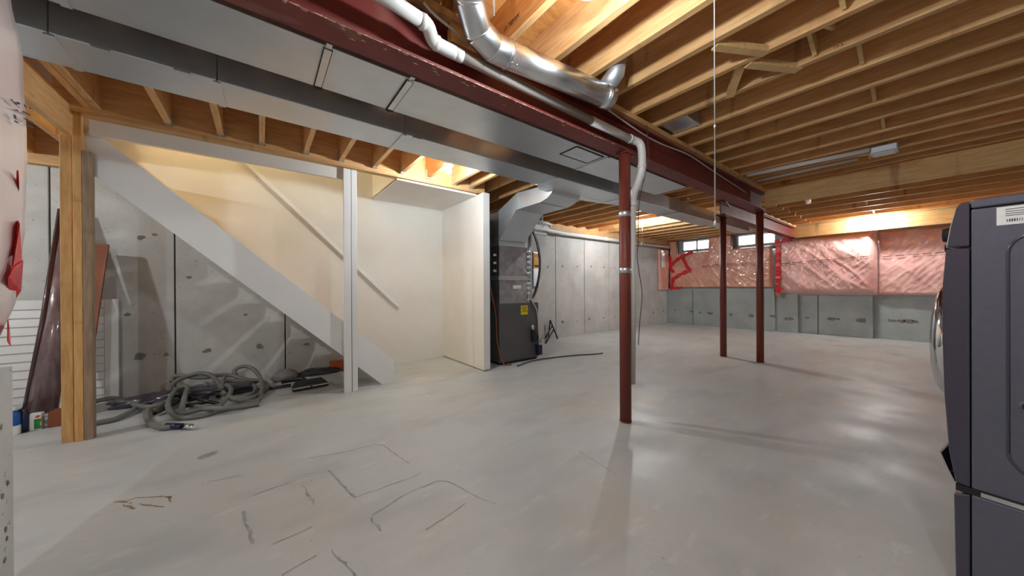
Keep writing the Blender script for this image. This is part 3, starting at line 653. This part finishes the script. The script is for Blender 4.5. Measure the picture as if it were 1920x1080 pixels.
tag(MB().tube([(5.75, 1.25, 2.36), (6.2, 1.12, 2.37), (6.75, 1.22, 2.385)], .035, 10).build('short_pipe', M['pvc']), 'short white pipe stub behind the wooden header', 'pipe')
for (x, y) in [(5.9, .98)]:
    pass
# stairwell lamp upstairs: warm
ls = thing('stair_lamp', 'warm lamp high in the stairwell, out of view', 'lamp', (-1.3, 4.25, 4.2))
MB().lathe((-1.3, 4.25, 4.2), [(0, -.10), (.10, -.09), (.14, -.03), (.14, 0), (0, 0)], 24).build('shade', bulbmat(9, STAIR_W, .1), ls)
ls.children[0].data.materials[0].node_tree.nodes['Principled BSDF'].inputs['Emission Color'].default_value = (1, .78, .40, 1)
anchor(ls)

# ================================================================ INSULATION
def wrinkle(u, v, a, seed):
    p = Vector((u*3+seed, v*3, seed*1.7))
    d1_ = abs(mnoise.noise(Vector((u*5+v*4+seed, v*1.3-u*1.0, seed))))
    d2_ = abs(mnoise.noise(Vector((u*11-v*8+seed, v*2+u*2, seed+3))))
    d3_ = abs(mnoise.noise(Vector((u*14+v*9+seed, v*4-u*3, seed+8))))
    return a*(mnoise.noise(p)*.9+(.35-min(d1_, .35))*1.2+(.25-min(d2_, .25))*1.1+(.2-min(d3_, .2))*.9)
def blanket(name, label, org, U, V, Nn, m='pink', amp=.02, depth=.10, seed=1.0, nu=70, nv=44, topz=None, pin=.06):
    """quilted batt under shiny plastic: org + u*U + v*V, bulging along Nn"""
    org, U, V, Nn = Vector(org), Vector(U), Vector(V), Vector(Nn); lu, lv = U.length, V.length
    def fn(u, v):
        e = min(1, u*lu/pin, (1-u)*lu/pin)*1.0; e2 = min(1, v*lv/pin, (1-v)*lv/pin)
        e = max(0, min(e, e2)); e = math.sin(e*math.pi/2)
        vv = v if topz is None else v*topz(u)
        return org+U*u+V*vv+Nn*(depth*(.15+.85*e)+wrinkle(u*lu, v*lv, amp, seed)*e)
    o = MB().grid(fn, nu, nv).build(name, M[m], solid=.004)
    tag(o, label, 'insulation', 'pink insulation blankets'); return o
def print_line(par, fn, n, ln, gap, ht, m):
    mb = MB(); t = 0.0
    while t < n:
        l_ = ln*random.uniform(.6, 1.2); ribbon(mb, [fn(t), fn(min(n, t+l_/2)), fn(min(n, t+l_))], ht*random.uniform(.6, 1), fn.n); t += l_+gap*random.uniform(.6, 1.3)
    return mb.build('print_line', M[m], par, kind='stuff')
class F:
    def __init__(s, f, n): s.f = f; s.n = n
    def __call__(s, t): return s.f(t)
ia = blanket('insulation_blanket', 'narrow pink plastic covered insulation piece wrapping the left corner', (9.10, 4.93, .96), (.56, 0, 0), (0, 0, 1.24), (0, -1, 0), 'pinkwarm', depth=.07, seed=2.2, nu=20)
MB().grid(lambda u, v: Vector((9.14+u*.24, 4.838-.02*math.sin(u*3.14)*math.sin(v*3.14)-abs(wrinkle(u, v, .012, 5)), 1.62+v*.45)), 14, 16).build('glare_patch', M['polyglare'], ia, solid=.003)  # window light reflected on the plastic, modelled as a white patch
def topB(u):
    y = 4.9-u*2.5
    inside = any(a-.04 < y < b+.04 for a, b in WIN)
    return 1.045/1.415 if inside else 1.0
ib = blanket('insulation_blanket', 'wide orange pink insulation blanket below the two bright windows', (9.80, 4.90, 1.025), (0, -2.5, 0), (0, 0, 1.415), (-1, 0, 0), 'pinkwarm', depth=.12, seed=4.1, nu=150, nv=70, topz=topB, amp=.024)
ic = blanket('insulation_blanket', 'bulging pink insulation blanket right of the red tape strip', (9.84, 2.34, .88), (0, -1.62, 0), (0, 0, 1.32), (-1, 0, 0), depth=.20, seed=6.3, nu=130, nv=80, amp=.032, pin=.14)
idd = blanket('insulation_blanket', 'deep set pink insulation blanket behind the laundry machine', (10.0, .74, .88), (0, -2.6, 0), (0, 0, 1.30), (-1, 0, 0), depth=.09, seed=9.3, nu=130, nv=80, amp=.034)
print_line(ib, F(lambda t: Vector((9.645, 3.95-t, 1.64+.02*math.sin(t*3))), (-1, 0, 0)), 1.5, .16, .07, .018, 'ink')
print_line(ib, F(lambda t: Vector((9.645, 3.95-t, 1.60+.02*math.sin(t*3))), (-1, 0, 0)), 1.5, .14, .06, .012, 'ink')
print_line(ic, F(lambda t: Vector((9.605, 2.22-t, 1.60+.05*t)), (-1, 0, 0)), 1.4, .16, .05, .018, 'ink')
print_line(ic, F(lambda t: Vector((9.605, 2.22-t, 1.56+.05*t)), (-1, 0, 0)), 1.4, .12, .05, .012, 'ink')
print_line(idd, F(lambda t: Vector((9.865, .66-t, 1.66+.03*t)), (-1, 0, 0)), 1.0, .16, .05, .02, 'ink')
def tape(par, pts, wid, nrm):
    mb = MB(); ribbon(mb, subdiv(pts, .04, .008, 'q'), wid, nrm, .35); return mb.build('red_tape', M['redtape'], par, solid=.004)
def cpx(x, y): return at(1160+x/3.6, 380+y/3.6, x=9.63)
for pl_ in [[(300, 435), (340, 430), (350, 365)], [(350, 425), (380, 395), (430, 362), (500, 330)], [(430, 370), (460, 430), (482, 458)], [(482, 455), (405, 488), (362, 520), (358, 580)], [(345, 580), (425, 575)], [(348, 390), (352, 450), (372, 470)]]:
    tape(ib, [cpx(*p) for p in pl_], .085, (-1, 0, 0))
tape(ic, [(9.60, 2.27, 2.16), (9.60, 2.27, 1.5), (9.60, 2.275, .86)], .085, (-1, 0, 0))
tape(ic, [(9.61, 2.33, .99), (9.60, 2.18, 1.02)], .06, (-1, 0, 0))
tape(ic, [(9.61, 2.33, 2.14), (9.60, 1.95, 2.17)], .06, (-1, 0, 0))
# wrapped near corner: pale blanket close to the camera on the left
def nearfn(u, v):
    z = .80+v*1.84; y = -.30+u*2.06
    e = min(1, (1-u)/.05); e = math.sin(e*math.pi/2)
    zz = [(.80, -.635), (.90, -.61), (1.05, -.578), (1.25, -.562), (1.5, -.556), (1.75, -.562), (1.95, -.580), (2.1, -.572), (2.3, -.566), (2.7, -.60)]
    for (z0, x0), (z1, x1) in zip(zz[:-1], zz[1:]):
        if z <= z1:
            t = (z-z0)/(z1-z0); t = t*t*(3-2*t); xf = x0+(x1-x0)*t; break
    return Vector((-.70+(xf+.70)*e+wrinkle(y*.7, z, .006, 12.0)*e, y, z))
nb = MB().grid(nearfn, 60, 60).build('insulation_blanket', M['pinkpale'], solid=.004)
tag(nb, 'pale bulging plastic wrapped insulation at the near left edge', 'insulation', 'pink insulation blankets')
def nearpt(u, w_):      # photo point on the pale blanket
    best = None
    for k in range(0, 141):
        x = -.66+.001*k
        p = at(u, w_, x=x); uu = (p.y+.30)/2.06; vv = (p.z-.80)/1.84
        if uu > .985: continue
        q = nearfn(max(0, min(1, uu)), max(0, min(1, vv)))
        if best is None or abs(q.x-x) < best[0]: best = (abs(q.x-x), p)
    return best[1]+Vector((.013, -.006, 0))
def nquad(pts, name, m):
    return MB().add([nearpt(*p) for p in pts], [tuple(range(len(pts)))]).build(name, m, nb, solid=.002)
for q in [[(18, 320), (20, 318), (27, 380), (24, 420), (17, 400)], [(17, 400), (25, 418), (30, 490), (12, 500)], [(12, 500), (30, 488), (26, 545), (3, 580), (2, 520)], [(1, 600), (4, 615), (6, 648), (1, 640)]]:
    nquad(q, 'red_tape', M['redtape'])
ib_ = [((7, 183), (12, 187), (12, 190), (7, 186)), ((12, 188), (19, 192), (20, 197), (14, 193)), ((20, 189), (26, 193), (26, 198), (21, 195)), ((32, 193), (38, 198), (38, 202), (33, 198)), ((43, 199), (49, 204), (49, 208), (44, 204)),
       ((12, 200), (22, 206), (22, 208), (12, 202)), ((30, 206), (46, 214), (46, 217), (30, 209)), ((12, 212), (18, 216), (18, 224), (13, 220)), ((32, 219), (52, 229), (52, 232), (32, 222)), ((14, 224), (22, 228), (22, 231), (14, 227)), ((34, 230), (52, 238), (52, 240), (34, 233))]
pm = MB()
for q in ib_: pm.add([nearpt(*p) for p in q], [(0, 1, 2, 3)])
pm.build('print_line', M['inkdark'], nb, kind='stuff')

# ================================================================ STORAGE CORNER
sh = thing('louvre_panel', 'white louvred shutter panel leaning on the wall behind the studs', 'shutter', (-1.45, 4.80, 0))
MB().box(-1.19, -1.105, 4.845, 4.875, 0, .985).build('frame_stile', M['paint'], sh, bevel=.003)
MB().box(-1.85, -1.775, 4.845, 4.875, 0, .985).build('frame_stile', M['paint'], sh, bevel=.003)
MB().box(-1.775, -1.19, 4.845, 4.875, .905, .985).build('frame_rail', M['paint'], sh)
MB().box(-1.775, -1.19, 4.845, 4.875, 0, .07).build('frame_rail', M['paint'], sh)
first = None
for k in range(11):
    z = .075+k*.0755
    if first is None:
        first = o = MB().hexa([(-1.772, -.012, 0), (-1.193, -.012, 0), (-1.193, .006, .004), (-1.772, .006, .004), (-1.772, -.002, .07), (-1.193, -.002, .07), (-1.193, .012, .074), (-1.772, .012, .074)]).build('louvre', M['paint'], sh)
    else: o = first.copy(); COL.objects.link(o)
    o.location = (0, 4.858, z)
anchor(sh)
rl = thing('carpet_roll', 'tall brown roll in clear film leaning in the storage corner', 'roll', (-1.38, 4.45, 0))
MB().tube([(-1.415, 4.40, .075), (-1.40, 4.62, .8), (-1.40, 4.84, 1.80)], [.085, .082, .05], 20).build('roll', M['roll'], rl)
MB().tube([(-1.48, 4.345, .06), (-1.452, 4.55, .8), (-1.428, 4.79, 1.80)], .016, 8).build('film_fold', M['rolledge'], rl)
anchor(rl)
tag(MB().hexa([(-1.30, 4.42, 0), (-1.20, 4.40, 0), (-1.20, 4.43, 0), (-1.30, 4.45, 0), (-1.28, 4.76, 1.5), (-1.14, 4.75, 1.5), (-1.14, 4.78, 1.5), (-1.28, 4.79, 1.5)]).build('leaning_board', M['brownboard']), 'brown board leaning on the wall behind the studs', 'board')
tray = thing('storage_tray', 'black crate with a glass lid on the floor behind the cleaner bottles', 'crate', (-1.55, 4.42, 0))
MB().box(-1.82, -1.53, 4.30, 4.58, 0, .13).build('crate_body', M['black'], tray, bevel=.006)
MB().box(-1.83, -1.52, 4.29, 4.59, .13, .142).build('lid', M['galv'], tray, bevel=.003)
MB().box(-1.68, -1.60, 4.45, 4.52, .142, .19).build('grey_packet', M['galv'], tray)
anchor(tray)
jg = thing('cleaner_jug', 'blue and white cleaner jug at the near left storage corner', 'bottle', (-1.475, 4.19, 0))
MB().lathe((-1.475, 4.19, 0), [(0, 0), (.036, 0), (.038, .01), (.038, .07)], 20).build('base', M['white'], jg)
MB().lathe((-1.475, 4.19, .07), [(.038, 0), (.038, .07), (.03, .095), (.014, .105), (.014, .11)], 20).build('body', M['blue'], jg)
MB().lathe((-1.475, 4.19, .18), [(.017, 0), (.017, .025), (0, .027)], 14).build('cap', M['white'], jg)
anchor(jg)
tag(MB().lathe((-1.43, 4.22, 0), [(0, 0), (.022, 0), (.022, .13), (.01, .15), (.01, .17), (0, .17)], 14).build('dark_bottle', M['navy']), 'dark navy bottle between the blue jug and the green carton', 'bottle')
ct = thing('product_carton', 'small white carton with green and red label on the floor', 'carton', (-1.39, 4.24, 0))
MB().box(-1.415, -1.355, 4.22, 4.27, 0, .125).build('carton', M['white'], ct, bevel=.003)
MB().box(-1.388, -1.354, 4.2185, 4.22, .008, .085).build('green_label', M['green'], ct)
MB().add([(-1.385, 4.218, .10), (-1.37, 4.218, .092), (-1.355, 4.218, .105), (-1.37, 4.218, .115)], [(0, 1, 2, 3)]).build('red_label', M['redlab'], ct, solid=.001)
MB().box(-1.36, -1.356, 4.218, 4.2185, .03, .06).build('yellow_mark', M['yellow'], ct)
anchor(ct)
tag(MB().box(-1.325, -1.245, 4.22, 4.33, 0, .12).build('red_box', M['brownboard'], bevel=.004), 'small dark reddish box at the foot of the roll', 'box')

# ---- vacuum hose heap
hp = thing('vacuum_hose', 'long grey ribbed vacuum hose heaped in loose coils below the stairs', 'hose', (-.25, 4.0, 0))
def hpt(u, w_, z):
    p = at(u, w_, z=z); return p if p.y < 4.55 else at(u, w_, y=4.55+min(.2, (p.y-4.55)*.25))
H = lambda L_: smooth([hpt(u, w_, z) for u, w_, z in L_], 8)
def ribbed(L_, r=.021, name='hose_coil'):
    pts = H(L_); rr = [r*(1.0 if k % 2 else .94) for k in range(len(pts))]
    return MB().tube(pts, rr, 12).build(name, M['hose'], hp)
ribbed([(325, 799, .022), (305, 802, .022), (285, 795, .022), (275, 782, .022), (279, 768, .03), (295, 757, .04), (315, 752, .03), (335, 748, .025)])
ribbed([(486, 757, .022), (455, 762, .025), (420, 765, .06), (380, 767, .06), (346, 774, .05), (341, 770, .06), (346, 745, .10), (352, 728, .13), (346, 724, .14), (332, 730, .12), (320, 745, .08), (315, 762, .05), (325, 777, .03), (345, 783, .02), (375, 780, .02), (420, 768, .02), (460, 758, .02), (485, 752, .02)])
ribbed([(316, 742, .06), (320, 726, .09), (332, 714, .10), (350, 706, .11), (372, 700, .13), (392, 702, .13), (405, 712, .11), (414, 728, .08), (418, 740, .05)])
ribbed([(322, 716, .06), (324, 707, .08), (340, 704, .09), (365, 708, .08), (390, 707, .08), (402, 704, .08), (430, 703, .06), (460, 711, .05), (492, 715, .04), (502, 725, .022), (490, 737, .022), (466, 748, .022), (446, 752, .022)])
ribbed([(421, 707, .12), (416, 720, .10), (418, 734, .07), (424, 740, .05)])
ribbed([(424, 722, .10), (432, 727, .09), (433, 735, .08), (426, 746, .06), (414, 758, .04), (400, 763, .03), (375, 763, .03), (354, 760, .03)])
ribbed([(443, 703, .05), (439, 696, .08), (448, 689, .11), (462, 687, .12), (476, 693, .12), (488, 708, .10), (492, 728, .06), (488, 742, .022)])
ribbed([(425, 716, .05), (448, 714, .05), (468, 718, .05), (479, 727, .04), (473, 739, .03), (455, 746, .03), (432, 748, .03)])
ribbed([(430, 745, .06), (448, 751, .04), (470, 753, .03), (484, 750, .025), (491, 742, .025)])
ribbed([(386, 718, .10), (388, 726, .08), (394, 738, .05), (400, 746, .04)])
ribbed([(165, 757, .022), (190, 750, .03), (215, 747, .035), (240, 752, .04), (258, 760, .05), (280, 763, .05), (310, 755, .05), (325, 742, .05), (345, 722, .05)])
ribbed([(165, 796, .022), (190, 791, .022), (218, 785, .022), (245, 772, .03), (256, 764, .035), (275, 756, .03)])
for a_, b_ in [((352, 752, .06), (400, 738, .09)), ((345, 762, .05), (392, 752, .05)), ((356, 745, .08), (410, 757, .04)), ((290, 775, .03), (345, 748, .05)), ((402, 733, .09), (470, 727, .06))]:
    MB().tube([hpt(*a_), hpt(*b_)], .017, 10).build('wand_tube', M['dark'], hp)
c0, c1, c2 = at(312, 799, z=.024), at(342, 799, z=.024), at(366, 800, z=.024)
MB().tube([c0, c1], [.024, .022], 14).build('hose_cuff', M['navy'], hp)
MB().tube([c1, c2], .019, 16).build('chrome_end', M['chrome'], hp)
anchor(hp)
def lump(name, label, cat, c, sc_, m, seed):
    c = Vector(c)
    mb = MB().sphere((0, 0, 0), 1, 24)
    vs = []
    for p in mb.v:
        p = Vector(p); d = 1+.35*mnoise.noise(p*1.7+Vector((seed,)*3))+.12*mnoise.noise(p*5+Vector((seed,)*3)); q = Vector((p.x*sc_[0], p.y*sc_[1], p.z*sc_[2]))*d
        vs.append((c.x+q.x, c.y+q.y, max(.002, c.z+q.z)))
    mb.v = vs; return tag(mb.build(name, M[m]), label, cat)
lump('plastic_bag', 'dark plastic bag lying left of the hose coils', 'bag', at(290, 755, z=.03)+Vector((0, .12, 0)), (.30, .10, .07), 'bag', 1.3)
lump('plastic_bag', 'dark plastic bag pressed under the middle of the hose coils', 'bag', at(400, 735, z=.03)+Vector((.02, .05, 0)), (.36, .20, .075), 'bag', 4.4)
lump('plastic_bag', 'crumpled grey plastic bag beside the black vacuum brush', 'bag', at(535, 708, z=.05)+Vector((0, .1, 0)), (.13, .07, .075), 'greybag', 7.2)
lump('plastic_bag', 'flat dark plastic bag stretching behind the black vacuum brush', 'bag', at(590, 702, z=.03)+Vector((.06, .10, 0)), (.24, .06, .05), 'bag', 8.9)
vh = thing('vacuum_brush', 'black powered vacuum brush with a pale front trim line', 'vacuum brush', (.43, 4.10, 0))
P0, P1 = at(547, 737, z=0), at(618, 724, z=0); dv = (P1-P0).normalized(); nv_ = Vector((-dv.y, dv.x, 0))
def loc(a, b, z): return P0+dv*a+nv_*b+Vector((0, 0, z))
L_ = (P1-P0).length
MB().hexa([loc(0, 0, .008), loc(L_, 0, .008), loc(L_-.02, .17, .008), loc(.02, .17, .008), loc(.015, .012, .055), loc(L_-.015, .012, .055), loc(L_-.05, .15, .085), loc(.05, .15, .085)]).build('housing', M['dark'], vh, bevel=.012)
MB().bar(loc(.01, -.001, .036), loc(L_/2-.01, -.001, .036), .004, .007).build('trim_line', M['white'], vh)
MB().bar(loc(L_/2+.01, -.001, .036), loc(L_-.01, -.001, .036), .004, .007).build('trim_line', M['white'], vh)
MB().tube([loc(.16, .15, .06), loc(.12, .24, .08), loc(-.05, .30, .06)], .022, 12).build('neck', M['dark'], vh)
for a in (.03, L_-.03): MB().cyl(loc(a, .09, .012), loc(a+.02, .09, .012), .012, 10).build('wheel', M['black'], vh)
anchor(vh)
tag(MB().tube([at(505, 728, z=.02), at(545, 722, z=.02)], .017, 12).build('vacuum_wand', M['bag']), 'dark vacuum wand lying between the hose and the vacuum brush', 'wand')
tag(MB().box(.70, .86, 4.72, 4.84, 0, .13).build('carton', M['cardboard'], bevel=.003), 'orange brown carton in the dark below the stairs', 'carton')

# ================================================================ LAUNDRY MACHINE
ang = math.atan2(-.14110674, .98999439)
dr = thing('clothes_dryer', 'graphite front loading dryer on a drawer pedestal at the right edge', 'dryer', (1.894, -.068, 0), ang)
W_ = .69
MB().box(0, W_, -.72, -.001, .395, 1.335).build('cabinet', M['appl'], dr, bevel=.006)
MB().box(-.002, W_, -.72, -.001, 1.337, 1.367).build('top', M['appl'], dr, bevel=.006)
fp_ = [(.001, .397), (.030, .400), (.044, .50), (.054, .70), (.058, .90), (.057, 1.08), (.050, 1.205), (.001, 1.205)]
MB().prism(fp_, 'x', 0, W_).build('front_panel', M['appldark'], dr, bevel=.004)
cpn = MB().prism([(.001, 1.212), (.048, 1.212), (.040, 1.28), (.028, 1.345), (.020, 1.36), (.001, 1.362)], 'x', 0, W_).build('control_panel', M['appldark'], dr, bevel=.004)
MB().bar((.05, .047, 1.22), (.05, .030, 1.345), .004, .006).build('panel_trim', M['chrome'], cpn)
kn = MB().lathe((.33, .04, 1.285), [(0, .062), (.026, .060), (.030, .045), (.030, 0)], 20, (0, 1, 0)).build('dial', M['black'], cpn)
MB().lathe((.33, .04, 1.285), [(.030, .030), (.036, .028), (.036, .01), (.030, .008)], 20, (0, 1, 0)).build('dial_ring', M['chrome'], cpn)
MB().lathe((.25, .035, 1.225), [(0, .05), (.016, .049), (.018, .0)], 14, (0, 1, 0)).build('button', M['black'], cpn)
dc = (.345, .05, .86)
dor = MB().lathe(dc, [(.235, 0), (.24, .02), (.225, .045), (.195, .058), (.17, .05)], 40, (0, 1, 0)).build('door', M['chrome'], dr)
MB().lathe(dc, [(.172, .048), (.12, .066), (.0, .072)], 40, (0, 1, 0)).build('door_glass', M['dark'], dor)
MB().box(0, W_, -.72, -.001, .02, .375).build('pedestal', M['appl'], dr, bevel=.006)
MB().box(.02, W_-.02, -.70, -.02, 0, .02).build('pedestal_base', M['black'], dr)
drw = MB().prism([(.001, .022), (.030, .025), (.034, .36), (.001, .372)], 'x', 0, W_).build('drawer', M['appldark'], dr, bevel=.004)
MB().prism([(.036, .385), (.052, .43), (.066, .475), (.070, .478), (.060, .43), (.044, .382)], 'x', .04, W_-.04).build('drawer_handle', M['chrome'], drw)
MB().box(-.003, .02, -.72, -.02, .378, .392).build('seam_trim', M['chrome'], dr)
MB().box(.0, W_, -.719, .03, .374, .396).build('seam_gap', M['black'], dr)
# pressed rounded groove on the side, screw cover, sticker
gp = []
for (cy, cz, a0) in [(-.14, 1.18, 90), (-.14, .52, 180), (-.58, .52, 270), (-.58, 1.18, 0)]:
    pass
gl = [(-.60, 1.245)]+[(-.135+.065*math.cos(R(a)), 1.18+.065*math.sin(R(a))) for a in range(90, -1, -15)]+[(-.07, .545)]+[(-.135+.065*math.cos(R(a)), .545+.065*math.sin(R(a))) for a in range(0, -91, -15)]+[(-.60, .48)]
MB().tube([(.0015, y, z) for y, z in gl], .0045, 8).build('side_groove', M['appldark'], dr)
scv = MB().lathe((0, -.108, .70), [(.0, -.002), (.014, -.001), (.0145, .003), (.019, .003), (.021, -.001)], 20, (-1, 0, 0)).build('screw_cover', M['appl'], dr)
MB().lathe((-.0025, -.108, .70), [(0, 0), (.0135, 0)], 20, (-1, 0, 0)).build('screw_hole', M['black'], scv)
MB().prism([(.0505, 1.215), (.0425, 1.282), (.0305, 1.345), (.0325, 1.345), (.045, 1.282), (.053, 1.215)], 'x', .03, W_-.03).build('fascia', M['chrome'], cpn)
stk = MB().box(-.0012, .0, -.19, -.050, 1.272, 1.330).build('sticker', M['white'], dr)
bars = MB()
for k in range(26):
    y = -.068-k*.0044; bars.box(-.002, -.001, y-random.choice([.0009, .0014, .0022]), y, 1.281, 1.290)
for k, (l_, z) in enumerate([(.05, 1.320), (.09, 1.313), (.05, 1.306), (.08, 1.300)]): bars.box(-.002, -.001, -.066-l_, -.066, z, z+.0016)
bars.build('sticker_print', M['inkdark'], stk, kind='stuff')
